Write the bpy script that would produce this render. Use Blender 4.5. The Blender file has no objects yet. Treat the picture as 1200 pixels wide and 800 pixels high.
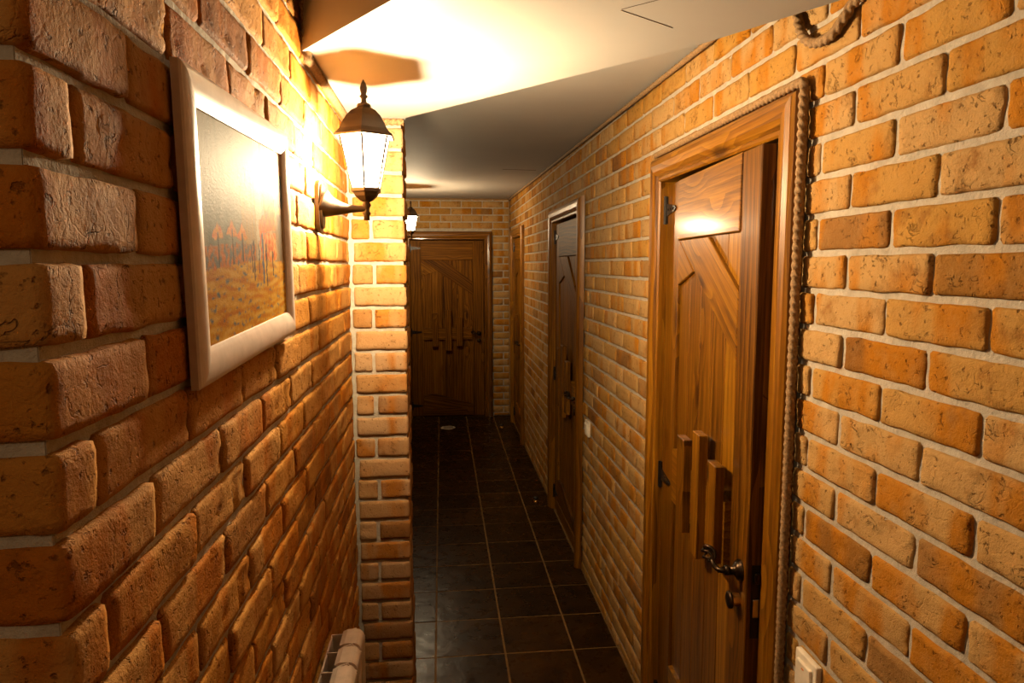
import bpy, bmesh, math, random
from mathutils import Vector, Matrix, noise

sc = bpy.context.scene
COL = sc.collection
PI = math.pi

# ------------------------------------------------------------------ camera
F_PX, YAW, PITCH, ROLL, EYE = 803.6, 0.10227, -0.11117, -0.00227, 1.6717
def cam_axes():
    cy, sy, cp, sp = math.cos(YAW), math.sin(YAW), math.cos(PITCH), math.sin(PITCH)
    fwd = Vector((sy * cp, cy * cp, sp)); r = Vector((cy, -sy, 0)); u = r.cross(fwd)
    c, s = math.cos(ROLL), math.sin(ROLL)
    return c * r + s * u, -s * r + c * u, fwd
CR, CU, CF = cam_axes()
cam = bpy.data.cameras.new('camera'); camo = bpy.data.objects.new('camera', cam); COL.objects.link(camo)
cam.sensor_width = 36; cam.lens = F_PX / 1200 * 36; cam.clip_start = 0.02; cam.clip_end = 60
camo.matrix_world = Matrix(((CR.x, CU.x, -CF.x, 0), (CR.y, CU.y, -CF.y, 0), (CR.z, CU.z, -CF.z, EYE), (0, 0, 0, 1)))
sc.camera = camo
def project(P):
    d = Vector(P) - Vector((0, 0, EYE)); w = d.dot(CF)
    if w < 0.02: return None
    return 600 + F_PX * d.dot(CR) / w, 400 - F_PX * d.dot(CU) / w

# ------------------------------------------------------------------ world, light, exposure
wd = bpy.data.worlds.new('world'); sc.world = wd; wd.use_nodes = True
wd.node_tree.nodes['Background'].inputs[0].default_value = (1.0, 0.72, 0.45, 1)
wd.node_tree.nodes['Background'].inputs[1].default_value = 0.004
LAMP_W = (250.0, 110.0)                  # near lantern, far lantern
FILL_W = 13.0                           # unseen fill light added behind the viewer to brighten the near corner
LAMP_COL = (1.0, 0.83, 0.60)
rl = bpy.data.lights.new('fill_light', 'POINT'); rl.energy = FILL_W; rl.color = (1.0, .74, .44); rl.shadow_soft_size = .12
rlo = bpy.data.objects.new('fill_light', rl); COL.objects.link(rlo); rlo.location = (-.75, -.75, 2.2)
vs = sc.view_settings
vs.view_transform = 'Standard'; vs.look = 'None'; vs.gamma = 1; vs.use_curve_mapping = False
vs.exposure = -0.08

# ------------------------------------------------------------------ helpers
def tag(o, label=None, cat=None, group=None, kind=None):
    if label: o['label'] = label
    if cat: o['category'] = cat
    if group: o['group'] = group
    if kind: o['kind'] = kind
    return o
def empty(name, loc=(0, 0, 0), rz=0, parent=None):
    o = bpy.data.objects.new(name, None); COL.objects.link(o)
    o.location = loc; o.rotation_euler = (0, 0, rz); o.empty_display_size = .05
    if parent: o.parent = parent
    return o
def mesh_obj(name, me, mat=None, parent=None, loc=None, rz=None):
    o = bpy.data.objects.new(name, me); COL.objects.link(o)
    if mat and not me.materials: me.materials.append(mat)
    if parent: o.parent = parent
    if loc is not None: o.location = loc
    if rz is not None: o.rotation_euler = (0, 0, rz)
    return o
def bm_mesh(name, bm, smooth=False, recalc=True):
    if recalc: bmesh.ops.recalc_face_normals(bm, faces=bm.faces)
    me = bpy.data.meshes.new(name); bm.to_mesh(me); bm.free()
    if smooth: me.polygons.foreach_set('use_smooth', [True] * len(me.polygons))
    me.update()
    return me
def obj(name, bm, mat, parent=None, loc=None, rz=None, smooth=False):
    return mesh_obj(name, bm_mesh(name, bm, smooth), mat, parent, loc, rz)
def add_box(bm, x0, x1, y0, y1, z0, z1):
    v = [bm.verts.new((x, y, z)) for x in (x0, x1) for y in (y0, y1) for z in (z0, z1)]
    for f in ((0, 1, 3, 2), (4, 6, 7, 5), (0, 4, 5, 1), (2, 3, 7, 6), (0, 2, 6, 4), (1, 5, 7, 3)):
        bm.faces.new([v[i] for i in f])
    return v
def box_bm(x0, x1, y0, y1, z0, z1, bev=0, seg=1):
    bm = bmesh.new(); add_box(bm, x0, x1, y0, y1, z0, z1)
    if bev: bmesh.ops.bevel(bm, geom=list(bm.edges), offset=bev, segments=seg, affect='EDGES', profile=.5)
    return bm
def prism_bm(poly, y0, y1, bev=0, seg=1):
    """polygon in (x, z), extruded from y0 to y1"""
    bm = bmesh.new()
    a = [bm.verts.new((x, y0, z)) for x, z in poly]; b = [bm.verts.new((x, y1, z)) for x, z in poly]
    bm.faces.new(a); bm.faces.new(b[::-1]); n = len(poly)
    for i in range(n): bm.faces.new((a[i], b[i], b[(i + 1) % n], a[(i + 1) % n]))
    if bev: bmesh.ops.bevel(bm, geom=list(bm.edges), offset=bev, segments=seg, affect='EDGES', profile=.5)
    return bm
def plan_bm(poly, z0, z1):
    """polygon in (x, y); z0, z1 numbers or functions of (x, y)"""
    bm = bmesh.new(); g = lambda z, x, y: z(x, y) if callable(z) else z
    a = [bm.verts.new((x, y, g(z0, x, y))) for x, y in poly]; b = [bm.verts.new((x, y, g(z1, x, y))) for x, y in poly]
    bm.faces.new(a); bm.faces.new(b[::-1]); n = len(poly)
    for i in range(n): bm.faces.new((a[i], b[i], b[(i + 1) % n], a[(i + 1) % n]))
    return bm
def lathe_bm(prof, n=24, bm=None, M=None, phase=0):
    """profile (r, z) revolved about z; M maps to place"""
    bm = bm or bmesh.new(); M = M or Matrix(); rings = []
    for r, z in prof:
        if r < 1e-5: rings.append([bm.verts.new(M @ Vector((0, 0, z)))])
        else: rings.append([bm.verts.new(M @ Vector((r * math.cos(phase + 2 * PI * k / n), r * math.sin(phase + 2 * PI * k / n), z))) for k in range(n)])
    for A, B in zip(rings, rings[1:]):
        for k in range(n):
            q = (A[k % len(A)], A[(k + 1) % len(A)], B[(k + 1) % len(B)], B[k % len(B)])
            u = []
            for v in q:
                if v not in u: u.append(v)
            if len(u) > 2: bm.faces.new(u)
    for R_, rev in ((rings[0], True), (rings[-1], False)):
        if len(R_) > 2: bm.faces.new(R_[::-1] if rev else R_)
    return bm
def frames(pts):
    T = []; n = len(pts)
    for i in range(n):
        d = pts[min(i + 1, n - 1)] - pts[max(i - 1, 0)]
        T.append(d.normalized() if d.length > 1e-9 else Vector((0, 0, 1)))
    up = Vector((0, 0, 1)) if abs(T[0].z) < .9 else Vector((1, 0, 0))
    N = [(up - T[0] * up.dot(T[0])).normalized()]
    for i in range(1, n):
        v = N[-1] - T[i] * N[-1].dot(T[i]); N.append(v.normalized())
    return T, N
def tube_bm(pts, rad, n=10, bm=None, lobes=0, pitch=.04, depth=.2):
    bm = bm or bmesh.new(); pts = [Vector(p) for p in pts]; T, N = frames(pts); s = 0; rings = []
    for i, p in enumerate(pts):
        if i: s += (p - pts[i - 1]).length
        r0 = rad[i] if isinstance(rad, (list, tuple)) else rad
        B = T[i].cross(N[i]); ring = []
        for k in range(n):
            a = 2 * PI * k / n; r = r0
            if lobes: r = r0 * (1 - depth + depth * abs(math.cos(lobes * .5 * (a + 2 * PI * s / (pitch * lobes) ))) * 1.35)
            ring.append(bm.verts.new(p + (N[i] * math.cos(a) + B * math.sin(a)) * r))
        rings.append(ring)
    for A, B in zip(rings, rings[1:]):
        for k in range(n): bm.faces.new((A[k], A[(k + 1) % n], B[(k + 1) % n], B[k]))
    bm.faces.new(rings[0][::-1]); bm.faces.new(rings[-1])
    return bm
def spline(ctrl, step):
    P = [Vector(c) for c in ctrl]; out = []
    P = [P[0] * 2 - P[1]] + P + [P[-1] * 2 - P[-2]]
    for i in range(1, len(P) - 2):
        a, b, c, d = P[i - 1:i + 3]; m = max(1, int((c - b).length / step))
        for k in range(m):
            t = k / m
            out.append(.5 * ((2 * b) + (c - a) * t + (2 * a - 5 * b + 4 * c - d) * t * t + (3 * b - a - 3 * c + d) * t ** 3))
    out.append(P[-2]); return out
def polyline(ctrl, step):
    P = [Vector(c) for c in ctrl]; out = []
    for b, c in zip(P, P[1:]):
        m = max(1, int((c - b).length / step)); out += [b.lerp(c, k / m) for k in range(m)]
    out.append(P[-1]); return out

# ------------------------------------------------------------------ materials
class NT:
    def __init__(s, name):
        s.m = bpy.data.materials.new(name); s.m.use_nodes = True; s.t = s.m.node_tree
        s.b = s.t.nodes['Principled BSDF']; s.out = s.t.nodes['Material Output']
    def n(s, typ, **kw):
        x = s.t.nodes.new(typ)
        for k, v in kw.items():
            if k.startswith('i_'):
                key = k[2:]; key = int(key) if key.isdigit() else key.replace('_', ' ')
                s.set(x.inputs[key], v)
            else: setattr(x, k, v)
        return x
    def set(s, inp, v):
        if hasattr(v, 'is_output'): s.t.links.new(v, inp)
        else: inp.default_value = v
    def math(s, op, a, b=0.0, clamp=False):
        x = s.n('ShaderNodeMath', operation=op, use_clamp=clamp); s.set(x.inputs[0], a); s.set(x.inputs[1], b); return x.outputs[0]
    def mix(s, f, a, b, blend='MIX'):
        x = s.n('ShaderNodeMix', data_type='RGBA', blend_type=blend); s.set(x.inputs[0], f); s.set(x.inputs[6], a); s.set(x.inputs[7], b); return x.outputs[2]
    def ramp(s, f, stops, interp='LINEAR'):
        x = s.n('ShaderNodeValToRGB'); s.set(x.inputs[0], f); x.color_ramp.interpolation = interp
        e = x.color_ramp.elements
        while len(e) < len(stops): e.new(.5)
        for q, (p, c) in zip(e, stops): q.position = p; q.color = c if len(c) == 4 else (*c, 1)
        return x.outputs[0]
    def noise(s, vec, scale, detail=3, rough=.55, dist=0):
        x = s.n('ShaderNodeTexNoise', i_Scale=scale, i_Detail=detail, i_Roughness=rough, i_Distortion=dist)
        s.set(x.inputs['Vector'], vec); return x.outputs[0]
    def vmath(s, op, a, b):
        x = s.n('ShaderNodeVectorMath', operation=op); s.set(x.inputs[0], a); s.set(x.inputs[1], b); return x.outputs[0]
    def bump(s, h, strength, dist, nrm=None):
        x = s.n('ShaderNodeBump', i_Strength=strength, i_Distance=dist); s.set(x.inputs['Height'], h)
        if nrm is not None: s.set(x.inputs['Normal'], nrm)
        return x.outputs[0]
    def P(s, **kw):
        for k, v in kw.items(): s.set(s.b.inputs[k.replace('_', ' ')], v)
        return s.m
    def rnd(s):
        a = s.n('ShaderNodeObjectInfo').outputs['Random']; b = s.n('ShaderNodeAttribute', attribute_name='rnd').outputs['Fac']
        return s.math('FRACT', s.math('ADD', a, b))

def rgb(r, g, b): return (r, g, b, 1)
def brick_mat(name, tan, ochre, dark, hot):
    t = NT(name); r = t.rnd(); co = t.n('ShaderNodeTexCoord').outputs['Object']
    off = t.n('ShaderNodeCombineXYZ'); t.set(off.inputs[0], t.math('MULTIPLY', r, 37.)); t.set(off.inputs[1], t.math('MULTIPLY', r, 11.)); t.set(off.inputs[2], t.math('MULTIPLY', r, 23.))
    v = t.vmath('ADD', co, off.outputs[0])
    base = t.ramp(r, [(0, tan), (.25, ochre), (.45, tan), (.66, tan), (.76, dark), (.84, ochre), (1, tan)])
    band = t.noise(t.vmath('MULTIPLY', v, (11., 11., 3.2)), 1.0, 2, .5)
    c = t.mix(t.ramp(band, [(.49, (0, 0, 0)), (.62, (.9, .9, .9))]), base, hot)
    smud = t.noise(v, 17., 4, .65)
    c = t.mix(t.ramp(smud, [(.56, (0, 0, 0)), (.75, (.75, .75, .75))]), c, dark)
    pale = t.noise(t.vmath('ADD', v, (5., 3., 1.)), 30., 5, .7)
    c = t.mix(t.ramp(pale, [(.48, (0, 0, 0)), (.78, (.32, .32, .32))]), c, tan)
    pit = t.noise(v, 95., 3, .6)
    pits = t.ramp(pit, [(.30, (1, 1, 1)), (.40, (0, 0, 0))])
    c = t.mix(t.math('MULTIPLY', pits, .6), c, rgb(dark[0] * .35, dark[1] * .3, dark[2] * .3))
    vor = t.n('ShaderNodeTexVoronoi', feature='DISTANCE_TO_EDGE', i_Scale=26.); t.set(vor.inputs['Vector'], t.vmath('ADD', v, t.vmath('MULTIPLY', t.n('ShaderNodeTexNoise', i_Scale=30., i_Vector=v).outputs['Color'], (.05, .05, .05))))
    crack = t.ramp(vor.outputs['Distance'], [(0, (0, 0, 0)), (.06, (1, 1, 1))])
    n1 = t.noise(v, 85., 5, .72); n2 = t.noise(v, 260., 3, .6)
    gate = t.ramp(t.noise(v, 12., 2), [(.5, (0, 0, 0)), (.6, (1, 1, 1))])
    h = t.math('ADD', t.math('ADD', n1, t.math('MULTIPLY', n2, .35)), t.math('MULTIPLY', t.math('MULTIPLY', crack, gate), .16))
    fold = t.math('ABSOLUTE', t.math('SUBTRACT', t.noise(t.vmath('ADD', v, (9., 2., 4.)), 26., 3, .6, 1.2), .5))
    fold = t.math('MULTIPLY', t.ramp(fold, [(0, (1, 1, 1)), (.022, (0, 0, 0))]), t.ramp(t.noise(t.vmath('ADD', v, (1., 8., 2.)), 15., 2), [(.585, (0, 0, 0)), (.66, (1, 1, 1))]))
    c = t.mix(t.math('MULTIPLY', fold, .4), c, rgb(dark[0] * .3, dark[1] * .25, dark[2] * .25))
    h = t.math('SUBTRACT', h, t.math('ADD', t.math('MULTIPLY', pits, .5), t.math('MULTIPLY', fold, .9)))
    return t.P(Base_Color=c, Roughness=.78, Specular_IOR_Level=.07, Normal=t.bump(h, .9, .004))
M = {}
M['brick_r'] = brick_mat('brick_ochre', rgb(.375, .228, .086), rgb(.35, .184, .037), rgb(.18, .073, .012), rgb(.335, .124, .004))
M['brick_p'] = brick_mat('brick_pier', rgb(.37, .222, .105), rgb(.35, .182, .06), rgb(.19, .075, .016), rgb(.33, .120, .012))  # paler copy for the pier: the lantern's bloom is put into the colour
M['brick_l'] = brick_mat('brick_red_ochre', rgb(.40, .195, .050), rgb(.37, .152, .020), rgb(.18, .058, .007), rgb(.33, .100, .004))
t = NT('mortar'); co = t.n('ShaderNodeTexCoord').outputs['Object']
M['mortar'] = t.P(Base_Color=t.ramp(t.noise(co, 28., 5, .7), [(.3, (.29, .25, .19)), (.7, (.42, .37, .29))]), Roughness=.9,
                  Normal=t.bump(t.math('ADD', t.noise(co, 60., 5, .7), t.math('MULTIPLY', t.noise(co, 9., 2), 1.5)), .9, .006))
def wood_mat(name, dark, mid, light, rough=.40, coat=.22, spec=.22):
    t = NT(name); r = t.n('ShaderNodeObjectInfo').outputs['Random']
    g = t.n('ShaderNodeAttribute', attribute_name='gc').outputs['Vector']
    off = t.n('ShaderNodeCombineXYZ'); t.set(off.inputs[0], t.math('MULTIPLY', r, 19.)); t.set(off.inputs[1], t.math('MULTIPLY', r, 7.)); t.set(off.inputs[2], t.math('MULTIPLY', r, 3.))
    v = t.vmath('ADD', g, off.outputs[0])
    kv = t.vmath('MULTIPLY', v, (2.1, 6.5, 3.))
    vor = t.n('ShaderNodeTexVoronoi', i_Scale=1.); t.set(vor.inputs['Vector'], kv)
    kd = vor.outputs['Distance']
    knot = t.ramp(kd, [(.06, (1, 1, 1)), (.13, (0, 0, 0))])
    swirl = t.ramp(kd, [(.0, (1, 1, 1)), (.30, (0, 0, 0))])
    warp = t.noise(t.vmath('MULTIPLY', v, (.9, 7., 7.)), 1., 2, .5)
    ringc = t.math('ADD', t.math('MULTIPLY', warp, 4.5), t.math('MULTIPLY', swirl, 2.2))
    sep = t.n('ShaderNodeSeparateXYZ'); t.set(sep.inputs[0], v)
    ringc = t.math('ADD', ringc, t.math('MULTIPLY', sep.outputs[1], 38.))
    ring = t.math('FRACT', ringc)
    fib = t.noise(t.vmath('MULTIPLY', v, (5., 170., 170.)), 1., 3, .6)
    broad = t.noise(t.vmath('MULTIPLY', v, (1.2, 16., 16.)), 1., 2, .5)
    f = t.math('ADD', t.math('MULTIPLY', ring, .24), t.math('ADD', t.math('MULTIPLY', fib, .60), t.math('MULTIPLY', broad, .42)))
    f = t.math('ADD', f, t.math('MULTIPLY', t.math('SUBTRACT', r, .5), .22))
    c = t.ramp(f, [(.34, light), (.60, mid), (.88, dark)])
    c = t.mix(t.math('MULTIPLY', knot, .8), c, rgb(dark[0] * .6, dark[1] * .5, dark[2] * .5))
    h = t.math('ADD', t.math('MULTIPLY', ring, .7), fib)
    return t.P(Base_Color=c, Roughness=rough, Coat_Weight=coat, Coat_Roughness=.14, Specular_IOR_Level=spec, Normal=t.bump(h, .35, .0014))
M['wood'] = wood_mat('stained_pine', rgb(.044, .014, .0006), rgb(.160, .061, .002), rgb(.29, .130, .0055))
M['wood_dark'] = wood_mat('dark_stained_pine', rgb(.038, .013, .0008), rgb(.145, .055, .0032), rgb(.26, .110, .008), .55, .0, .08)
M['casing'] = wood_mat('casing_pine', rgb(.062, .020, .001), rgb(.185, .070, .003), rgb(.31, .138, .008), .36, .4)
t = NT('floor_tile'); co = t.n('ShaderNodeTexCoord').outputs['Object']; r = t.n('ShaderNodeObjectInfo').outputs['Random']
off = t.n('ShaderNodeCombineXYZ'); t.set(off.inputs[0], t.math('MULTIPLY', r, 17.)); t.set(off.inputs[1], t.math('MULTIPLY', r, 29.))
v = t.vmath('ADD', co, off.outputs[0])
c = t.ramp(t.noise(v, 7., 5, .65), [(.3, (.016, .0065, .001)), (.55, (.040, .017, .0026)), (.8, (.070, .030, .0045))])
c = t.mix(t.math('MULTIPLY', r, .5), c, rgb(.006, .003, .001))
h = t.noise(v, 8., 3, .5, .8)
M['tile'] = t.P(Base_Color=c, Roughness=t.ramp(t.noise(v, 20., 3), [(.3, (.24, .24, .24)), (.7, (.34, .34, .34))]), Specular_IOR_Level=.07, Normal=t.bump(h, .45, .006))
t = NT('grout'); co = t.n('ShaderNodeTexCoord').outputs['Object']
M['grout'] = t.P(Base_Color=t.ramp(t.noise(co, 30., 3), [(.3, (.15, .075, .016)), (.7, (.23, .12, .03))]), Roughness=.9)
t = NT('plaster'); co = t.n('ShaderNodeTexCoord').outputs['Object']
M['plaster'] = t.P(Base_Color=t.ramp(t.noise(co, 2.5, 4), [(.3, (.325, .31, .28)), (.7, (.355, .34, .31))]), Roughness=.7, Normal=t.bump(t.noise(co, 60., 3), .12, .002))
def plain(name, col, rough=.5, metal=0, **kw):
    t = NT(name); co = t.n('ShaderNodeTexCoord').outputs['Object']
    n = t.noise(co, 35., 3)
    c = t.ramp(n, [(.25, tuple(x * .82 for x in col[:3])), (.75, tuple(min(1, x * 1.1) for x in col[:3]))])
    return t.P(Base_Color=c, Roughness=rough, Metallic=metal, **kw)
M['iron'] = plain('black_iron', (.022, .018, .015), .38, .6)
M['bronze'] = plain('dark_bronze', (.05, .032, .018), .3, .9)
M['brass'] = plain('brass', (.75, .42, .12), .28, 1)
M['steel'] = plain('steel', (.62, .58, .55), .3, 1)
M['lantern'] = plain('lantern_iron', (.05, .035, .022), .42, .4)
M['rad'] = plain('radiator_enamel', (.60, .50, .42), .35)
M['frame'] = plain('cream_frame', (.62, .51, .45), .33)
M['plastic'] = plain('cream_plastic', (.78, .70, .56), .35)
M['amber'] = plain('amber_plastic', (.75, .22, .03), .35)
M['seam'] = plain('dark_crack', (.08, .045, .02), .9)
M['rubber'] = plain('rubber', (.02, .018, .016), .6)
M['dark'] = plain('dark_void', (.03, .02, .012), .9)
t = NT('jute_rope'); co = t.n('ShaderNodeTexCoord').outputs['Object']
M['rope'] = t.P(Base_Color=t.ramp(t.noise(co, 160., 3, .7), [(.3, (.14, .075, .026)), (.7, (.31, .19, .08))]), Roughness=.85, Normal=t.bump(t.noise(co, 420., 2), .6, .002))
# lit lantern glass: frosted, mostly clear to the bulb behind it and glowing
t = NT('lantern_glass')
tr = t.n('ShaderNodeBsdfTransparent', i_Color=rgb(1, .95, .86)); em = t.n('ShaderNodeEmission', i_Color=rgb(1, .86, .62), i_Strength=60.)
mx = t.n('ShaderNodeMixShader', i_Fac=.28); t.t.links.new(tr.outputs[0], mx.inputs[1]); t.t.links.new(em.outputs[0], mx.inputs[2]); t.t.links.new(mx.outputs[0], t.out.inputs[0])
t.t.nodes.remove(t.b); M['glass'] = t.m
t = NT('bulb')
tr = t.n('ShaderNodeBsdfTransparent'); em = t.n('ShaderNodeEmission', i_Color=rgb(1, .84, .58), i_Strength=60.)
mx = t.n('ShaderNodeMixShader', i_Fac=.15); t.t.links.new(tr.outputs[0], mx.inputs[1]); t.t.links.new(em.outputs[0], mx.inputs[2]); t.t.links.new(mx.outputs[0], t.out.inputs[0])
t.t.nodes.remove(t.b); M['bulb'] = t.m
t = NT('painted_canvas'); a = t.n('ShaderNodeAttribute', attribute_name='paint'); co = t.n('ShaderNodeTexCoord').outputs['Object']
h = t.math('ADD', t.noise(t.vmath('MULTIPLY', co, (1., 1., 2.)), 120., 4, .6), t.noise(co, 500., 2))
M['canvas'] = t.P(Base_Color=a.outputs['Color'], Roughness=.6, Specular_IOR_Level=.02, Normal=t.bump(h, .3, .0012))

# ------------------------------------------------------------------ room measures
R, L, L2 = .75, -.305, -.38           # right wall, near left wall, left wall beyond the pier
YC, YP0, YP1, YE = .555, 2.36, 2.575, 7.50   # left corner, pier front, pier back, end wall
XP = -.120                            # pier's corridor face
YB = -1.4                             # back of the room behind the viewer
SOFF = 2.15
def zceil(x, y): return 2.290 + (y - 2.0) * .0168
COURSE = .0749
Z0R = 1.843 - COURSE * 24             # one mortar line of the right wall, counted down
Z0L = 1.903 - COURSE * 25

# ------------------------------------------------------------------ bricks
_cache = {}
def brick_mesh(w, h, lod, var, mat):
    key = (round(w, 2), round(h, 3), lod, var, mat.name)
    if key in _cache: return _cache[key]
    nx, nz = {0: (18, 7), 1: (7, 3), 2: (2, 1)}[lod]
    nx = max(2, int(nx * w / .215)) if lod < 2 else nx
    r = .0045; sd = Vector((var * 13.7 + w * 91, var * 5.1, h * 77))
    xs = [-w / 2] + [-w / 2 + r + (w - 2 * r) * i / nx for i in range(nx + 1)] + [w / 2]
    zs = [-h / 2] + [-h / 2 + r + (h - 2 * r) * i / nz for i in range(nz + 1)] + [h / 2]
    bm = bmesh.new(); G = []
    amp = 1 if lod < 2 else .5
    for i, x in enumerate(xs):
        row = []
        for k, z in enumerate(zs):
            ex, ez = i in (0, len(xs) - 1), k in (0, len(zs) - 1)
            px, pz = x, z; y = 0
            q = Vector((x, 0, z)) + sd
            if ex or ez: y = .0035
            if ex and ez: px *= 1 - .004 / w; pz *= 1 - .006 / h; y = .005
            wob = .0028 * amp
            if ex or i in (1, len(xs) - 2): px += wob * noise.noise(Vector((sd.x, z * 38, x * 9))) 
            if ez or k in (1, len(zs) - 2): pz += wob * noise.noise(Vector((x * 24, sd.y, z * 60)))
            y += -.0030 * amp * noise.noise(q * 17) - .0016 * amp * noise.noise(q * 55)
            p = noise.noise(q * 34 + Vector((3, 9, 2)))
            if p > .38 and not (ex or ez): y += (p - .38) * .018 * amp
            row.append(bm.verts.new((px, y, pz)))
        G.append(row)
    for i in range(len(xs) - 1):
        for k in range(len(zs) - 1): bm.faces.new((G[i][k], G[i + 1][k], G[i + 1][k + 1], G[i][k + 1]))
    ring = [G[i][0] for i in range(len(xs))] + [G[-1][k] for k in range(1, len(zs))] + [G[i][-1] for i in range(len(xs) - 2, -1, -1)] + [G[0][k] for k in range(len(zs) - 2, 0, -1)]
    back = [bm.verts.new((v.co.x, .020, v.co.z)) for v in ring]; n = len(ring)
    for i in range(n): bm.faces.new((ring[i], back[i], back[(i + 1) % n], ring[(i + 1) % n]))
    me = bm_mesh('brick', bm, True, recalc=False); me.materials.append(mat)
    _cache[key] = me
    return me
def corner_brick(sx, sy, sz, seed, mat):
    """rough block for an outside corner, centred at the origin"""
    bm = bmesh.new(); d = .010; r = .006; V = {}
    dims = (sx, sy, sz); ns = [max(3, int(s / d)) for s in dims]; sd = Vector((seed * 7.3, seed * 3.1, 1.7))
    def vert(i, j, k):
        if (i, j, k) in V: return V[i, j, k]
        p = Vector([dims[a] * ((i, j, k)[a] / ns[a] - .5) for a in range(3)])
        inn = Vector([max(-dims[a] / 2 + r, min(dims[a] / 2 - r, p[a])) for a in range(3)])
        dd = p - inn; nrm = dd.normalized() if dd.length > 1e-6 else p.normalized()
        p = inn + (nrm * r if dd.length > 1e-6 else dd)
        q = p + sd
        p += nrm * (.0028 * noise.noise(q * 18) + .0014 * noise.noise(q * 55))
        V[i, j, k] = bm.verts.new(p); return V[i, j, k]
    for a in range(3):
        b, c = (a + 1) % 3, (a + 2) % 3
        for side in (0, ns[a]):
            for i in range(ns[b]):
                for j in range(ns[c]):
                    q = []
                    for di, dj in ((0, 0), (1, 0), (1, 1), (0, 1)):
                        t3 = [0, 0, 0]; t3[a] = side; t3[b] = i + di; t3[c] = j + dj; q.append(vert(*t3))
                    bm.faces.new(q)
    me = bm_mesh('brick', bm, True); me.materials.append(mat); return me

def wall_bed(name, bm_rects, loc, rz, depth=.12):
    """mortar bed: rects (s0, s1, z0, z1) in the wall's own frame, front of the bed 6 mm behind the brick faces"""
    bm = bmesh.new()
    for s0, s1, z0, z1 in bm_rects: add_box(bm, s0, s1, .0065, .0065 + depth, z0, z1)
    o = obj(name, bm, M['mortar'], None, loc, rz); tag(o, kind='structure'); return o
def cut_rects(s0, s1, z0, z1, holes):
    S = sorted({s0, s1, *[min(max(h[i], s0), s1) for h in holes for i in (0, 1)]}); Z = sorted({z0, z1, *[min(max(h[i], z0), z1) for h in holes for i in (2, 3)]})
    out = []
    for a, b in zip(S, S[1:]):
        for c, d in zip(Z, Z[1:]):
            ms, mz = (a + b) / 2, (c + d) / 2
            if not any(h[0] < ms < h[1] and h[2] < mz < h[3] for h in holes): out.append((a, b, c, d))
    return out
def lay_courses(s0, s1, z0, z1, zline, phA, phB, par0, holes=(), zmax=None):
    """list of bricks (s centre, z centre, w, h); joint grid s = ph + k*.225"""
    g = .0125; out = []
    k0 = int(math.floor((z0 - zline) / COURSE)) - 1; k1 = int(math.ceil((z1 - zline) / COURSE)) + 1
    for k in range(k0, k1):
        lo, hi = max(zline + k * COURSE + g / 2, z0), min(zline + (k + 1) * COURSE - g / 2, z1)
        if hi - lo < .012: continue
        ph = phA if (k + par0) % 2 == 0 else phB
        j = math.floor((s0 - ph) / .225)
        while ph + j * .225 < s1:
            a, b = max(ph + j * .225 + g / 2, s0), min(ph + (j + 1) * .225 - g / 2, s1); j += 1
            segs = [(a, b)]
            for h in holes:
                if h[2] < (lo + hi) / 2 < h[3]:
                    ns = []
                    for a_, b_ in segs:
                        if b_ <= h[0] or a_ >= h[1]: ns.append((a_, b_)); continue
                        if a_ < h[0]: ns.append((a_, h[0]))
                        if b_ > h[1]: ns.append((h[1], b_))
                    segs = ns
            for a_, b_ in segs:
                if b_ - a_ > .014: out.append(((a_ + b_) / 2, (lo + hi) / 2, b_ - a_, hi - lo))
    return out
def place_bricks(wall, bricks, mat, rng, limit=300, lod_near=2.4, lod_mid=4.5):
    mw = Matrix.Translation(wall.location) @ Matrix.Rotation(wall.rotation_euler[2], 4, 'Z')
    scored = []
    for b in bricks:
        s, z, w, h = b; q = []
        for ds, dz in ((-.5, -.5), (.5, -.5), (.5, .5), (-.5, .5)):
            q.append(project(mw @ Vector((s + ds * w, 0, z + dz * h))))
        if None in q: scored.append((0, 9, b)); continue
        inside = any(-10 < u < 1210 and -10 < v < 810 for u, v in q)
        area = abs(sum(q[i][0] * q[(i + 1) % 4][1] - q[(i + 1) % 4][0] * q[i][1] for i in range(4))) / 2
        dist = (mw @ Vector((s, 0, z)) - Vector((0, 0, EYE))).length
        scored.append((area if inside else 0, dist, b))
    scored.sort(key=lambda t: -t[0])
    rest = []
    for i, (area, dist, (s, z, w, h)) in enumerate(scored):
        if i < limit and area > 12:
            lod = 0 if dist < lod_near else 1 if dist < lod_mid else 2
            me = brick_mesh(w, h, lod, rng.randrange(9 if lod == 0 else 6), mat)
            o = mesh_obj('brick', me, None, wall)
            flip = rng.random() < .5
            o.location = (s, rng.uniform(-.002, .002), z); o.rotation_euler = (rng.uniform(-.008, .008), PI if flip and False else rng.uniform(-.006, .006), rng.uniform(-.008, .008))
            o.scale = (w / max(.02, round(w, 2)), 1, 1)
        else: rest.append((s, z, w, h))
    if rest:
        bm = bmesh.new(); lay = bm.verts.layers.float.new('rnd')
        for s, z, w, h in rest:
            y = rng.uniform(-.002, .002); rv = rng.random(); e = .004
            a = [bm.verts.new(p) for p in ((s - w / 2, y + .02, z - h / 2), (s + w / 2, y + .02, z - h / 2), (s + w / 2, y + .02, z + h / 2), (s - w / 2, y + .02, z + h / 2))]
            m = [bm.verts.new((v.co.x, y + .004, v.co.z)) for v in a]
            f = [bm.verts.new((v.co.x + (e if v.co.x < s else -e), y, v.co.z + (e if v.co.z < z else -e))) for v in a]
            for v in a + m + f: v[lay] = rv
            bm.faces.new(f)
            for i in range(4):
                j = (i + 1) % 4; bm.faces.new((a[i], a[j], m[j], m[i])); bm.faces.new((m[i], m[j], f[j], f[i]))
        tag(obj('brickwork', bm, mat, wall), kind='stuff')

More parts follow.
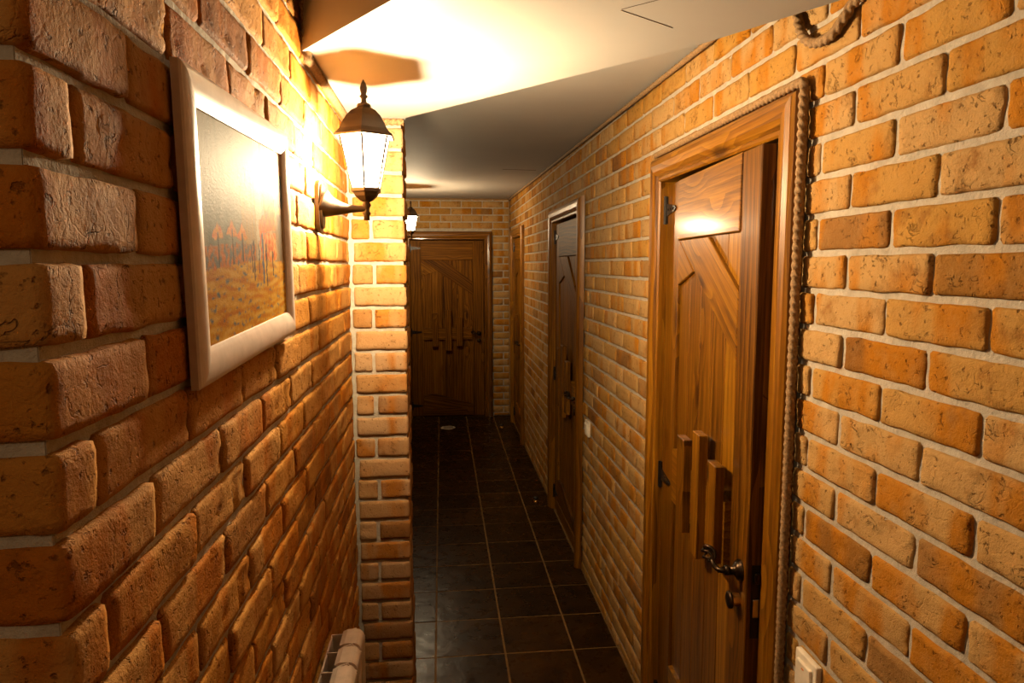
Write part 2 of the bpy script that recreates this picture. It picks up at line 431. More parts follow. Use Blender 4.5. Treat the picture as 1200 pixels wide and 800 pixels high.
rng = random.Random(5)
DOORS_R = [(1.458, 2.268), (3.665, 4.525), (6.30, 7.12)]      # openings in the right wall (world y)
HZ = 1.945; CW = .088                                         # opening height, casing width
# --- floor with tiles
fl = obj('floor', box_bm(-1.6, R + .3, YB, YE + .2, -.1, -.0015), M['grout']); tag(fl, kind='structure')
TX, TY, TS = -.0452, 2.7914, .30
def tile_mesh(w, d):
    k = ('tile', round(w, 3), round(d, 3))
    if k not in _cache:
        bm = box_bm(-w / 2, w / 2, -d / 2, d / 2, -.008, 0)
        bmesh.ops.bevel(bm, geom=[e for e in bm.edges if all(v.co.z > -.001 for v in e.verts)], offset=.0025, segments=2, affect='EDGES')
        me = bm_mesh('tile', bm); me.materials.append(M['tile']); _cache[k] = me
    return _cache[k]
for i in range(-2, 3):
    for j in range(-12, 16):
        x0, x1 = max(TX + i * TS + .002, L2), min(TX + (i + 1) * TS - .002, R - .0005); y0, y1 = TY + j * TS + .002, min(TY + (j + 1) * TS - .002, YE)
        if x1 - x0 < .02 or y1 - y0 < .02 or y1 < .3: continue
        if y1 < YP1 and x1 < L + .04: continue
        if y0 < YP0 and x0 < L: x0 = L
        o = mesh_obj('tile', tile_mesh(x1 - x0, y1 - y0), None, fl, ((x0 + x1) / 2, (y0 + y1) / 2, rng.uniform(-.0006, .0006)))
        o.rotation_euler = (rng.uniform(-.002, .002), rng.uniform(-.002, .002), 0)

# --- right wall: own frame s = -y (to the right as one faces it)
holes_open = [(-b, -a, -.01, HZ + .005) for a, b in DOORS_R]
wr = wall_bed('wall_right', cut_rects(-YE, -YB, 0, 2.62, [(h[0] - .03, h[1] + .03, h[2], h[3] + .03) for h in holes_open]), (R, 0, 0), -PI / 2)
holes_case = [(-b - CW + .006, -a + CW - .006, -.01, HZ + CW - .006) for a, b in DOORS_R]
br = lay_courses(-YE + .005, .6, .004, 2.6, Z0R, -1.321, -1.213, 0, holes_case)
br = [b for b in br if b[1] < zceil(0, max(-b[0], 1.2)) + .03]
place_bricks(wr, br, M['brick_r'], rng)
# --- left wall, near stretch, with the outside corner at its near end (s = y)
wl = wall_bed('wall_left', [(YC + .0080, YP0 + .05, 0, 2.62)], (L, 0, 0), PI / 2)
# return face towards the viewer
wn = obj('wall_left_return', box_bm(-1.6, L - .0072, YC + .0072, YC + .12, 0, 2.62), M['mortar']); tag(wn, kind='structure')
bl = []
for k in range(0, 34):
    lo, hi = Z0L + k * COURSE + .00525, Z0L + (k + 1) * COURSE - .00525
    if hi < .01: continue
    lo = max(lo, .004); long_ = (k % 2 == 0)
    first = .178 if long_ else .064
    jy = YC + first
    zc = (lo + hi) / 2
    cb = corner_brick(.066 if long_ else .18, first, hi - lo, k + 1, M['brick_l'])
    sx = .066 if long_ else .18
    o = mesh_obj('brick', cb, None, wl); o.matrix_parent_inverse = Matrix()
    wx, wy = L - sx / 2 + .0045, YC + first / 2
    o.rotation_euler = (0, 0, -PI / 2); o.location = (wy, -(wx - L), zc)
    s = jy + .0105
    while s < YP0 - .004:
        e = min(s + .2145, YP0 - .002)
        if e - s > .015: bl.append(((s + e) / 2, zc, e - s, hi - lo))
        s = e + .0105
    # bricks of the return face, left of the corner brick
    x1 = L - sx - .0105
    place = (x1 - .107, zc, .2145, hi - lo)
    if zc > 1.0:
        me = brick_mesh(.2145, hi - lo, 1, k % 6, M['brick_l']); mesh_obj('brick', me, None, wn, (x1 - .107, YC, zc))
place_bricks(wl, [b for b in bl if b[1] < 2.5], M['brick_l'], rng, 300, 3.2, 5)
# --- left wall beyond the pier
w2 = wall_bed('wall_left_far', [(YP0 + .1, YE, 0, 2.62)], (L2, 0, 0), PI / 2)
place_bricks(w2, lay_courses(YP1, YE - .005, .004, 2.42, Z0L, .1, .2125, 0), M['brick_l'], rng, 60)
# --- pier standing out from the left wall
wp = empty('wall_pier', (0, 0, 0)); tag(wp, kind='structure')
obj('mortar_core', box_bm(L2 - .05, XP - .007, YP0 + .007, YP1 - .007, 0, 2.45), M['mortar'], wp)
for k in range(0, 33):
    lo, hi = max(.004, Z0L + k * COURSE + .00525), min(2.44, Z0L + (k + 1) * COURSE - .00525)
    if hi - lo < .015: continue
    zc, h = (lo + hi) / 2, hi - lo
    long_ = (k % 2 == 0); dx = rng.uniform(-.003, .003)
    wf = (XP - L - .010) if long_ else .106 + rng.uniform(-.004, .004)
    ly = .105 if long_ else YP1 - YP0
    cb = corner_brick(wf, ly, h, 60 + k, M['brick_p'])
    mesh_obj('brick', cb, None, wp, (XP - wf / 2 + dx, YP0 + ly / 2, zc))
    if not long_:
        a, b = L + .008, XP - wf - .0105 + dx
        mesh_obj('brick', brick_mesh(b - a, h, 0, k % 6, M['brick_p']), None, wp, ((a + b) / 2, YP0, zc))
    else:
        cb = corner_brick(.106, YP1 - YP0 - ly - .0105, h, 120 + k, M['brick_p'])
        mesh_obj('brick', cb, None, wp, (XP - .053 + rng.uniform(-.003, .003), YP1 - (YP1 - YP0 - ly - .0105) / 2, zc))
# --- end wall
EO = (-.335, .468)
he = (EO[0], EO[1], -.01, HZ + .005)
we = wall_bed('wall_end', cut_rects(L2, R, 0, 2.62, [(he[0] - .03, he[1] + .03, he[2], he[3] + .03)]), (0, YE, 0), 0)
place_bricks(we, lay_courses(L2, R - .002, .004, 2.40, Z0R - .01, .0, .1125, 0, [(EO[0] - CW + .006, EO[1] + CW - .006, -.01, HZ + CW - .006)]), M['brick_r'], rng)
# --- room behind the viewer
tag(obj('wall_back', box_bm(-1.6, R + .1, YB - .1, YB, 0, 2.62), M['brick_l']), kind='structure')
tag(obj('wall_side_back', box_bm(-1.7, -1.6, YB, YC + .1, 0, 2.62), M['brick_l']), kind='structure')
# --- ceilings
far_edge = [(.75, 1.213), (.57, 1.514), (-.11, 2.334)]
cf = obj('ceiling', plan_bm([(L2 - .05, YP0 + .1), (XP, YP0 + .1), (-.11, 2.33)] + far_edge[1::-1] + [(R + .05, 1.15), (R + .05, YE + .05), (L2 - .05, YE + .05)], zceil, 2.62), M['plaster']); tag(cf, kind='structure')
sof = obj('ceiling_stair_soffit', plan_bm([(L - .02, 1.672), (-.073, 1.307), (.45, .48), (R + .02, .30), (R + .02, 1.18), far_edge[0], far_edge[1], far_edge[2], (-.113, YP0 + .05), (L - .02, YP0 + .05)], SOFF, 2.60), M['plaster']); tag(sof, kind='structure')
tag(obj('ceiling_near', box_bm(-1.7, R + .1, YB - .1, 2.4, 2.58, 2.66), M['plaster']), kind='structure')
def seam(a, b, z, w, parent):
    d = (Vector(b) - Vector(a)); n = Vector((-d.y, d.x)).normalized() * w / 2; a, b = Vector(a), Vector(b)
    pts = []
    m = 9
    for i in range(m + 1):
        p = a.lerp(b, i / m) + n * .8 * noise.noise(Vector((i * .9, w * 1e4, 0))); pts.append((p + n * (.4 + .6 * abs(noise.noise(Vector((i * 1.7, 2, 0))))), p - n * .5))
    poly = [p for p, _ in pts] + [q for _, q in pts[::-1]]
    zz = z if callable(z) else (lambda x, y: z)
    obj('seam', plan_bm([(p.x, p.y) for p in poly], lambda x, y: zz(x, y) - .0008, lambda x, y: zz(x, y) + .001), M['seam'], parent)
seam((.345, 1.33), (.475, 1.415), SOFF, .0022, sof); seam((.345, 1.325), (.44, 1.235), SOFF, .0018, sof)
seam((.44, 4.90), (.68, 4.93), zceil, .028, cf)

# ------------------------------------------------------------------ boards, doors
def board(name, bm, mat, parent, ang=0.0, loc=None):
    """mesh with the grain frame gc: along, across, depth; ang = grain direction in the (x, z) plane"""
    me = bm_mesh(name, bm); c, s = math.cos(ang), math.sin(ang)
    at = me.attributes.new('gc', 'FLOAT_VECTOR', 'POINT'); d = []
    for v in me.vertices: d += [v.co.x * c + v.co.z * s, -v.co.x * s + v.co.z * c, v.co.y]
    at.data.foreach_set('vector', d)
    return mesh_obj(name, me, mat, parent, loc)
CPROF = [(0, 0), (0, -.016), (.005, -.021), (.013, -.021), (.017, -.017), (.022, -.026), (.034, -.033), (.055, -.035), (.07, -.031), (.079, -.024), (.084, -.014), (.088, 0)]
def casing_bm(s0, s1, H, which):
    bm = bmesh.new(); A, B = [], []
    for w, y in CPROF:
        if which == 'l': a, b = (s0 - w, y, 0), (s0 - w, y, H + w)
        elif which == 'r': a, b = (s1 + w, y, 0), (s1 + w, y, H + w)
        else: a, b = (s0 - w, y, H + w), (s1 + w, y, H + w)
        A.append(bm.verts.new(a)); B.append(bm.verts.new(b))
    n = len(A)
    for i in range(n): bm.faces.new((A[i], A[(i + 1) % n], B[(i + 1) % n], B[i]))
    bm.faces.new(A); bm.faces.new(B[::-1]); return bm
UP = PI / 2
def strap_hinge_bm(z):
    bm = bmesh.new()
    add_box(bm, -.012, .010, -.006, .002, z - .045, z + .045)
    tube_bm([(-.001, -.007, z - .046), (-.001, -.007, z + .046)], .0055, 8, bm)
    pts = [(.010, z - .020), (.010, z + .020), (.105, z + .008), (.118, z), (.105, z - .008)]
    a = [bm.verts.new((x, -.005, q)) for x, q in pts]; b = [bm.verts.new((x, .001, q)) for x, q in pts]
    bm.faces.new(a); bm.faces.new(b[::-1])
    for i in range(5): bm.faces.new((a[i], b[i], b[(i + 1) % 5], a[(i + 1) % 5]))
    for x in (.03, .06, .09): lathe_bm([(.005, 0), (.004, .002), (0, .003)], 8, bm, Matrix.Translation((x, -.005, z)) @ Matrix.Rotation(PI / 2, 4, 'X'))
    return bm
SPEC4 = dict(sl=.115, sr=.680, rail=1.725, up=((.385, 1.722), 1.485), lo=((.135, 1.722), 1.345), cp=((.292, 1.606), 1.552), mid=(.862, .985, .02, .015),
             slats=((.228, .292, .785, 1.150), (.372, .438, .742, 1.185), (.492, .560, .79, 1.105)), bot=(.248, .262, .150), hx=.742, hz=.925)
SPEC1 = dict(sl=.145, sr=.690, rail=1.750, up=((.445, 1.747), 1.605), lo=((.160, 1.747), 1.440), cp=((.312, 1.652), 1.606), mid=(.915, 1.083, .035, .01),
             slats=((.318, .388, .885, 1.165), (.470, .530, .868, 1.215), (.603, .668, .915, 1.170)), bot=(.330, .338, .200), hx=.764, hz=.945)
def make_door(name, W, wood, opening=0.0, S=SPEC4):
    """own frame: x from the hinge edge towards the latch edge, outward -y, z up"""
    D = empty(name); tag(D, kind='structure'); H = HZ
    cas = M['casing']
    board('casing', casing_bm(-.004, W + .004, H, 'l'), cas, D, UP); board('casing', casing_bm(-.004, W + .004, H, 'r'), cas, D, UP); board('casing', casing_bm(-.004, W + .004, H, 't'), cas, D, 0)
    board('jamb', box_bm(-.030, -.004, -.001, .14, 0, H + .026), cas, D, UP); board('jamb', box_bm(W + .004, W + .030, -.001, .14, 0, H + .026), cas, D, UP); board('jamb', box_bm(-.004, W + .004, -.001, .14, H, H + .026), cas, D, 0)
    board('backing', box_bm(-.004, W + .004, .125, .14, 0, H), M['wood_dark'], D, UP)
    lz0, lz1 = .012, H - .012; k = W / .80 if S is SPEC4 else 1
    leaf = board('leaf', box_bm(0, W, .022, .046, lz0, lz1), wood, D, UP)
    leaf.location = (0, .008, 0)
    P = lambda n, bm, ang=UP: board(n, bm, wood, leaf, ang)
    b = .0022
    sl, sr = S['sl'] * k, S['sr'] * k
    P('stile', box_bm(0, sl, 0, .024, lz0, lz1, b)); P('stile', box_bm(sr, W, 0, .024, lz0, lz1, b))
    np_ = 5; pw = (sr - sl) / np_
    for i in range(np_): P('plank', box_bm(sl + i * pw + .0008, sl + (i + 1) * pw - .0008, .010, .024, .03, lz1 - .02, .0025))
    rz_ = S['rail']; (u0, uz), u1 = S['up']; (l0, lz), l1 = S['lo']; (c0_, cz), c1 = S['cp']; ga = math.atan2(l1 - lz, sr - l0 * k)
    P('top_rail', box_bm(sl + .001, sr - .001, -.004, .02, rz_, lz1, b), 0)
    P('brace', prism_bm([(l0 * k, lz), (u0 * k, uz), (sr - .002, u1), (sr - .002, l1)], -.001, .02, b), ga)
    P('corner_plate', prism_bm([(sl + .001, lz), (l0 * k - .004, lz), (c0_ * k, cz), (sl + .001, c1)], .000, .02, b), ga)
    # mid rail with a wavy top edge
    m0, m1, ma, mb = S['mid']
    top = [(sl + ma + (sr - sl - ma - mb) * i / 24, m1 + .008 * math.sin(i * 1.05) * (1 if i % 12 else .3)) for i in range(25)]
    P('mid_rail', prism_bm([(sr - mb, m0), (sl + ma, m0)] + top, -.013, .012, 0), 0)
    for s0, s1, z0, z1 in S['slats']:
        P('slat', box_bm(s0 * k, s1 * k, -.036, -.011, z0, z1, .002))
    b0, b1, b2 = S['bot']
    P('bottom_plate', prism_bm([(sl + .012, .02), (sl + .012, b0), (.25 * k, b1), (.63 * k, b2), (sr - .004, b2 - .015), (sr - .004, .02)], -.004, .02, b), math.atan2(-.1, .5))
    P('bottom_rail', box_bm(sl + .004, sr - .004, -.008, .02, .014, .098, b), 0)
    for z in (1.852, .945, .13): mesh_obj('hinge', bm_mesh('hinge', strap_hinge_bm(z)), M['iron'], leaf)
    # handle: rosette and lever with a twisted end; thumb-turn below
    hx, hz = S['hx'] * k, S['hz']
    RX = Matrix.Translation((hx, 0, hz)) @ Matrix.Rotation(PI / 2, 4, 'X')
    obj('rosette', lathe_bm([(.027, -.002), (.027, .003), (.022, .006), (.022, .009), (.014, .014), (.010, .017), (.010, .028)], 24, None, RX), M['bronze'], leaf, smooth=True)
    bm = tube_bm(spline([(hx, -.014, hz), (hx, -.045, hz), (hx - .010, -.052, hz), (hx - .028, -.054, hz + .001), (hx - .044, -.055, hz + .008)], .005), .0066, 10)
    lathe_bm([(.011, .0), (.0125, .006), (.011, .012)], 16, bm, Matrix.Translation((hx, -.026, hz)) @ Matrix.Rotation(PI / 2, 4, 'X'))
    obj('handle', bm, M['bronze'], leaf, smooth=True)
    bm = bmesh.new()
    for q in range(5):
        pts = []
        for i in range(29):
            t_ = i / 28; a = 2 * PI * q / 5 + t_ * 2.6; rr = .0035 + .0125 * math.sin(PI * t_) ** .8
            c0 = Vector((hx - .042, -.055, hz + .007)).lerp(Vector((hx - .086, -.057, hz + .022)), t_)
            pts.append(c0 + Vector((.28 * math.sin(a) * rr, math.cos(a) * rr, math.sin(a) * rr)))
        tube_bm(pts, .0036, 6, bm)
    obj('twisted_grip', bm, M['bronze'], leaf, smooth=True)
    kz = hz - .075
    RK = Matrix.Translation((hx - .002, 0, kz)) @ Matrix.Rotation(PI / 2, 4, 'X')
    obj('lock_cylinder', lathe_bm([(.015, -.002), (.015, .018), (.013, .021)], 24, None, RK), M['brass'], leaf, smooth=False)
    obj('key_rosette', lathe_bm([(.020, .019), (.021, .022), (.020, .026), (.013, .029), (.0, .029)], 24, None, RK), M['bronze'], leaf, smooth=True)
    # lock in the leaf's edge
    lp = obj('lock_plate', box_bm(W - .0005, W + .0018, .012, .034, kz - .075, kz + .105, .0008), M['iron'], leaf)
    obj('latch', prism_bm([(W, hz - .012), (W + .010, hz - .012), (W + .010, hz + .012), (W, hz + .012)], .017, .029, .001), M['bronze'], leaf)
    obj('bolt', box_bm(W, W + .004, .016, .030, kz - .022, kz + .022, .0008), M['steel'], leaf)
    leaf.rotation_euler = (0, 0, -opening)
    return D
d1 = make_door('door_1', .805, M['wood'], math.radians(4.2), SPEC1); d1.location = (R, DOORS_R[0][1], 0); d1.rotation_euler = (0, 0, -PI / 2)
d1['label'] = 'orange stained plank door standing slightly ajar, nearest on the right wall'
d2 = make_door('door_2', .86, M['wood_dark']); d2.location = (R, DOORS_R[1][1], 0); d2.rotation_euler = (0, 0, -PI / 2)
d2['label'] = 'brown plank door, second along the right wall'
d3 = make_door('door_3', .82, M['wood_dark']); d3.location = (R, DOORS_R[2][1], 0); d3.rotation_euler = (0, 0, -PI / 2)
d3['label'] = 'dark narrow-looking plank door on the right wall next to the end wall'
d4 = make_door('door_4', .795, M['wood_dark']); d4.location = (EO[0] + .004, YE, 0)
d4['label'] = 'plank door in the end wall facing down the corridor'

# ------------------------------------------------------------------ lanterns
def make_lantern(name, label, wall_x, y, z, power, rz=0.0, side=1):
    """own frame: origin on the wall behind the arm, +x out of the wall, z at the arm"""
    T = empty(name, (wall_x, y, z), rz); tag(T, label, 'wall lamp', 'black wall lanterns')
    cx = .121; li = M['lantern']
    # wall plate: long oval with a raised rim
    bm = bmesh.new(); MX = Matrix.Rotation(PI / 2, 4, 'Y')
    def plate(x0, x1, w, h):
        pts = []
        for i in range(28):
            a = 2 * PI * i / 28; pts.append((w * math.copysign(abs(math.cos(a)) ** .7, math.cos(a)), h * math.copysign(abs(math.sin(a)) ** .7, math.sin(a))))
        A = [bm.verts.new((x0, p, q)) for p, q in pts]; B = [bm.verts.new((x1, p, q)) for p, q in pts]
        bm.faces.new(A[::-1]); bm.faces.new(B)
        for i in range(28): bm.faces.new((A[i], A[(i + 1) % 28], B[(i + 1) % 28], B[i]))
    plate(0, .010, .036, .064); plate(.009, .016, .028, .055)
    obj('wall_plate', bm, li, T)
    P = spline([(.012, 0, .008), (.03, 0, .001), (.06, 0, -.004), (.09, 0, -.005), (cx, 0, -.005)], .006)
    obj('arm', tube_bm(P, [.030 * (1 - i / (len(P) - 1)) ** 2.2 + .0075 for i in range(len(P))], 12), li, T, smooth=True)
    b0 = -.034                                            # bottom of the drop stem relative to the arm
    obj('stem', lathe_bm([(0, b0), (.008, b0 + .001), (.007, b0 + .012), (.011, b0 + .018), (.007, b0 + .024), (.0085, b0 + .032), (.012, b0 + .038), (.008, b0 + .046), (.010, b0 + .058)], 14, None, Matrix.Translation((cx, 0, 0))), li, T, smooth=True)
    HP = PI / 6
    C = Matrix.Translation((cx, 0, 0))
    obj('base_cup', lathe_bm([(.010, .012), (.018, .016), (.030, .026), (.034, .034), (.040, .037), (.040, .045), (.036, .048)], 6, None, C, HP), li, T)
    z0, z1, r0, r1 = .048, .170, .037, .066
    bm = bmesh.new()
    for k in range(6):
        a = HP + k * PI / 3
        tube_bm([(cx + r0 * math.cos(a), r0 * math.sin(a), z0 - .002), (cx + r1 * math.cos(a), r1 * math.sin(a), z1 + .003)], .0028, 6, bm)
    obj('ribs', bm, li, T)
    for k in range(6):
        a, b = HP + k * PI / 3, HP + (k + 1) * PI / 3; bm = bmesh.new()
        q = [Vector((cx + r * math.cos(t_), r * math.sin(t_), z_)) for r, t_, z_ in ((r0, a, z0), (r0, b, z0), (r1, b, z1), (r1, a, z1))]
        nrm = (q[1] - q[0]).cross(q[3] - q[0]).normalized() * .0016
        A = [bm.verts.new(p) for p in q]; B = [bm.verts.new(p - nrm) for p in q]
        bm.faces.new(A); bm.faces.new(B[::-1])
        for i in range(4): bm.faces.new((A[i], B[i], B[(i + 1) % 4], A[(i + 1) % 4]))
        obj('glass_pane', bm, M['glass'], T)
    obj('roof', lathe_bm([(.060, .169), (.079, .168), (.081, .172), (.074, .177), (.066, .186), (.058, .202), (.048, .218), (.034, .232), (.020, .240), (.016, .243), (.016, .246)], 6, None, C, HP), li, T)
    obj('finial', lathe_bm([(.018, .244), (.016, .249), (.007, .253), (.006, .262), (.011, .268), (.006, .273), (.0085, .280), (.0095, .288), (.006, .299), (0, .309)], 12, None, C), li, T, smooth=True)
    obj('lamp_socket', lathe_bm([(.013, .046), (.013, .056), (.010, .060)], 14, None, C), M['plastic'], T)
    bl_ = obj('bulb', lathe_bm([(.009, .058), (.013, .064), (.020, .078), (.022, .092), (.018, .106), (.009, .115), (0, .118)], 16, None, C), M['bulb'], T, smooth=True)
    ld = bpy.data.lights.new('lamp_light', 'POINT'); ld.energy = power; ld.color = LAMP_COL; ld.shadow_soft_size = .034
    lo = bpy.data.objects.new('lamp_light', ld); COL.objects.link(lo); lo.parent = T; lo.location = (cx, 0, .080)
    return T
lam1 = make_lantern('wall_lantern', 'black wall lantern glowing beside the framed painting', L, 1.775, 1.817, LAMP_W[0])
lam2 = make_lantern('wall_lantern', 'small bright lantern far down the corridor by the end door', L2, 6.2, 1.93, LAMP_W[1])

# ------------------------------------------------------------------ painting
pic = empty('framed_painting', (L + .005, 1.110, 1.722)); pic.rotation_euler = (0, 0, PI / 2)
tag(pic, 'street scene painting in a cream moulded frame on the left brick wall', 'painting')
PW, PH, FW = .540, .382, .046
FP = [(0, 0), (0, -.009)] + [(p.x, p.y) for p in spline([(.002, -.0115, 0), (.008, -.0145, 0), (.018, -.0160, 0), (.028, -.0155, 0), (.038, -.0130, 0), (.045, -.0100, 0)], .0022)] + [(.046, -.004)]
for w in range(4):
    bm = bmesh.new(); A, B = [], []
    for d, y in FP:
        x, z = PW / 2 - d, PH / 2 - d
        a, b = [((-x, z), (x, z)), ((x, -z), (-x, -z)), ((-x, -z), (-x, z)), ((x, z), (x, -z))][w]
        A.append(bm.verts.new((a[0], y, a[1]))); B.append(bm.verts.new((b[0], y, b[1])))
    n = len(A)
    for i in range(n): bm.faces.new((A[i], A[(i + 1) % n], B[(i + 1) % n], B[i]))
    bm.faces.new(A); bm.faces.new(B[::-1])
    fo = obj('frame_side', bm, M['frame'], pic, smooth=False)
nx, nz = 170, 112; cw, ch = PW - 2 * FW + .004, PH - 2 * FW + .004
def lerp3(a, b, t): t = max(0, min(1, t)); return tuple(a[i] + (b[i] - a[i]) * t for i in range(3))
def paint(u, v):
    """u left to right, v bottom to top; loose brush-work street"""
    N = lambda sx, sy, k=0: noise.noise(Vector((u * sx + k * 3.1, v * sy, k * 1.7)))
    S = lambda x: max(0., min(1., x))
    du, dv = .012 * N(30, 30, 21), .012 * N(30, 30, 22); U, V = u + du, v + dv                   # ragged brush edges
    c = lerp3((.17, .15, .115), (.25, .23, .185), v + .5 * N(5, 12, 1))                           # hazy sky
    c = lerp3(c, (.10, .10, .075), S((.52 - U) * 3.2) * S(1.35 - .7 * v) * (.62 + .5 * N(34, 8, 5)))   # misty houses on the left
    if .40 < U < .58 and V < .82: c = lerp3(c, (.33, .21, .10), .55 + .6 * N(44, 7, 8))         # tower
    if .58 <= U < .66: c = lerp3(c, (.44, .38, .29), .7)
    if U > .66 + .12 * S(.9 - v): c = lerp3((.20, .12, .055), (.36, .26, .15), .5 + .9 * N(26, 9, 4))    # houses on the right
    if U > .83 and .66 < V < .86 and (U * 24) % 1 > .3: c = (.07, .09, .10)
    if U > .86 and .33 < V < .62: c = lerp3(c, (.05, .04, .03), .8 * math.exp(-((U - .93) / .045) ** 2))
    if .62 < U < .86 and .50 + .10 * (U - .62) < V < .57 + .55 * (U - .62): c = lerp3((.42, .085, .006), (.52, .20, .03), .5 + .9 * N(60, 24, 6))   # awning
    if .62 < U < .86 and .33 < V < .50: c = lerp3((.36, .075, .008), (.45, .30, .15), .45 + 1.3 * N(60, 30, 7))
    if U < .56 and .28 < V < .44: c = lerp3(c, lerp3((.40, .13, .015), (.10, .10, .095), .5 + 1.4 * N(46, 34, 9)), .85)
    for k, ux in enumerate((.15, .29, .40)):
        h = .50 + .015 * (k % 2)
        if abs(U - ux) < .055 and h - .035 < V < h + .045 - abs(U - ux) * 1.2: c = lerp3((.42, .13, .012), (.50, .27, .08), .5 + N(60, 30, k))   # parasols
        if abs(u - ux) < .006 and .28 < v < h: c = (.05, .04, .03)
    if V < .32 + .03 * math.sin(u * 3):
        c = lerp3((.30, .13, .018), (.42, .27, .10), .5 + 1.3 * N(9, 40, 10) + .5 * N(60, 60, 14)); c = lerp3(c, (.08, .10, .11), S(2.6 * (N(34, 60, 12) - .28)))
    for k, (ux, w_, lo_, hi_) in enumerate(((.535, .009, .25, .47), (.60, .007, .28, .46), (.655, .010, .22, .49), (.70, .008, .20, .44), (.51, .006, .29, .43), (.80, .007, .25, .40))):
        if abs(U - ux) < w_ and lo_ < V < hi_: c = (.04, .03, .025) if k != 2 else (.05, .075, .11)
    m = sum(c) / 3; c = [m + (x - m) * 1.35 for x in c]                                          # deeper, richer pigment
    return tuple(max(.004, min(.9, x * 1.0)) for x in c)
bm = bmesh.new(); lay = bm.verts.layers.float_color.new('paint'); G = []
for i in range(nx + 1):
    row = []
    for k in range(nz + 1):
        u_, v_ = i / nx, k / nz
        vt = bm.verts.new((-cw / 2 + cw * u_, -.007, -ch / 2 + ch * v_)); vt[lay] = (*paint(u_, v_), 1); row.append(vt)
    G.append(row)
for i in range(nx):
    for k in range(nz): bm.faces.new((G[i][k], G[i + 1][k], G[i + 1][k + 1], G[i][k + 1]))
mesh_obj('canvas', bm_mesh('canvas', bm, False, False), M['canvas'], pic)
obj('backing_board', box_bm(-cw / 2 - .01, cw / 2 + .01, -.006, -.001, -ch / 2 - .01, ch / 2 + .01), M['wood_dark'], pic)
pic.rotation_euler = (Matrix.Rotation(PI / 2, 3, 'Z') @ Matrix.Rotation(math.radians(-1.8), 3, 'Y')).to_euler()

# ------------------------------------------------------------------ radiator
ra = empty('radiator', (L, 0, 0)); tag(ra, 'cream sectional radiator low on the left wall beside the brick pier', 'radiator')
ZT = .742
def rad_section(y):
    bm = bmesh.new(); w = .040
    prof = []                              # outline in (x, z): rounded front column
    x0, x1 = .042, .096; r = .022
    for a in range(0, 91, 15): prof.append((x1 - r + r * math.sin(math.radians(a)), ZT - r + r * math.cos(math.radians(a))))
    prof = [(x0, ZT - .006)] + [(x0 + .012, ZT)] + prof + [(x1, .16), (x1 - .02, .14), (x0, .14)]
    a = [bm.verts.new((x, y - w, z)) for x, z in prof]; b = [bm.verts.new((x, y + w, z)) for x, z in prof]
    bm.faces.new(a); bm.faces.new(b[::-1]); n = len(prof)
    for i in range(n): bm.faces.new((a[i], b[i], b[(i + 1) % n], a[(i + 1) % n]))
    bmesh.ops.bevel(bm, geom=[e for e in bm.edges if abs(e.verts[0].co.y - e.verts[1].co.y) < 1e-6], offset=.006, segments=2, affect='EDGES')
    sct = obj('section', bm, M['rad'], ra, smooth=False)
    obj('fin', box_bm(.014, .044, y + .030, y + .033, .16, ZT - .012), M['rad'], sct); obj('fin', box_bm(.012, .016, y - w, y + w, .15, ZT - .016), M['rad'], sct)
for i in range(5): rad_section(1.672 - .083 * i)
obj('pipe', tube_bm([(.06, 1.71, .19), (.06, 1.78, .19), (.06, 1.80, .17), (.06, 1.80, .0)], .012, 12), M['rad'], ra, smooth=True)
obj('bracket', box_bm(0, .05, 1.545, 1.551, ZT - .07, ZT - .05), M['steel'], ra)

# ------------------------------------------------------------------ ropes
def rope(label, pts, rad=.0085, step=.006, n=14, curved=False):
    p = spline(pts, step) if curved else polyline(pts, step)
    o = obj('jute_rope', tube_bm(p, rad, n, None, 3, .019, .34), M['rope'], smooth=True)
    tag(o, label, 'rope'); return o
ya, yb = DOORS_R[0][0] - CW - .006, DOORS_R[0][1] + CW
zt = HZ + CW + .007
rope('jute rope running down beside the near door casing and over its top', [(R - .016, ya, .002), (R - .016, ya, zt - .012), (R - .016, ya + .004, zt - .003), (R - .016, ya + .014, zt), (R - .016, yb - .02, zt)], .0095, .0022)
rope('jute rope along the left wall and the pale stair soffit above the painting', [(L + .009, 1.60, 2.58), (L + .009, 1.648, 2.16), (L + .009, 1.66, SOFF - .010), (L + .009, YP0 - .012, SOFF - .010), (XP + .004, YP0 - .010, SOFF - .010)], .011, .0025)
rope('short jute rope hanging in a loop high on the right wall', [(R - .012, 1.43, 2.26), (R - .012, 1.415, 2.19), (R - .014, 1.385, 2.135), (R - .016, 1.335, 2.103), (R - .016, 1.275, 2.098), (R - .014, 1.235, 2.118), (R - .012, 1.195, 2.138), (R - .012, 1.05, 2.14), (R - .012, .6, 2.14)], .0095, .0022, 14, True)
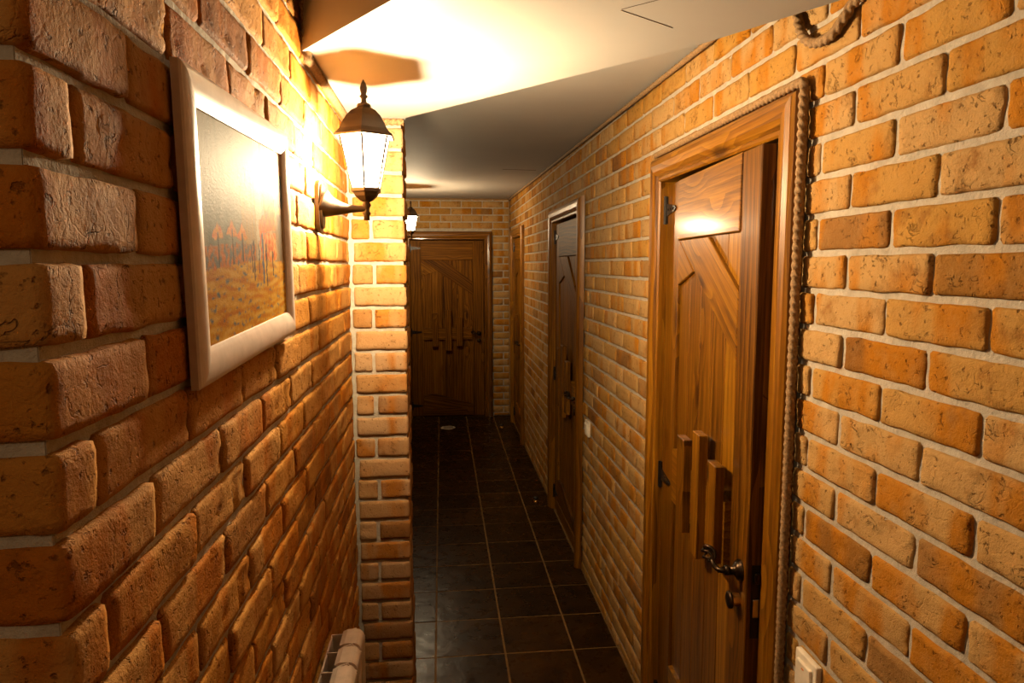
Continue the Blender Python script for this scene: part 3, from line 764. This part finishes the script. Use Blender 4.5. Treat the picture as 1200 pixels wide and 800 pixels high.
rope('jute rope along the right wall under the corridor ceiling', [(R - .0145, y, zceil(0, y) - .0125) for y in (1.50, 2.4, 4.4, YE - .01)], .009, .012, 9)
rope('jute rope standing in the corner of the end wall and right wall', [(R - .008, YE - .008, .01), (R - .008, YE - .008, 2.36)], .009, .014, 8)
rope('jute rope along the end wall under the ceiling above the end door', [(L2 + .01, YE - .007, zceil(0, YE) - .006), (R - .02, YE - .007, zceil(0, YE) - .006)], .008, .014, 8)

# ------------------------------------------------------------------ switches, door stops, floor disc
def switch(label, y, z, s=.082):
    T = empty('light_switch', (R - .002, y, z), -PI / 2); tag(T, label, 'light switch')
    obj('switch_plate', box_bm(-s / 2, s / 2, -.010, .003, -s / 2, s / 2, .003, 2), M['plastic'], T)
    rk = obj('rocker', prism_bm([(-.027, -.027), (.027, -.027), (.027, .027), (-.027, .027)], -.015, -.008, .002), M['plastic'], T); rk.rotation_euler = (math.radians(3), 0, 0)
    obj('indicator', box_bm(-.004, .004, -.0165, -.014, .013, .016), M['amber'], T)
switch('cream light switch on the bricks beside the ajar near door', 1.266, .825)
switch('small cream light switch between the near door and the second door', 3.425, .83, .08)
def door_stop(label, x, y):
    T = empty('door_stop', (x, y, 0)); tag(T, label, 'door stop')
    obj('base', lathe_bm([(.020, 0), (.022, .004), (.020, .012), (.012, .020), (.0, .023)], 18), M['brass'], T, smooth=True)
    obj('rubber_buffer', lathe_bm([(.013, .018), (.017, .021), (.018, .032), (.014, .038), (0, .040)], 18), M['rubber'], T, smooth=True)
door_stop('small brass and rubber door stop on the floor by the second door', .645, 4.668)
door_stop('small brass and rubber door stop on the floor near the end wall', .60, 6.92)
T = empty('floor_disc', (.05, 6.98, .0005)); tag(T, 'pale round disc with dark bars on the floor before the end door', 'drain cover')  # flat pale disc in the floor, dark bars across it
obj('cover', lathe_bm([(.075, -.003), (.075, .002), (.070, .003), (0, .003)], 28), M['plastic'], T)
bm = bmesh.new(); [add_box(bm, -.05, .05, -.003 + q * .02, .003 + q * .02, .0025, .0042) for q in (-2, -1, 0, 1, 2)]
obj('dark_bars', bm, M['iron'], T)
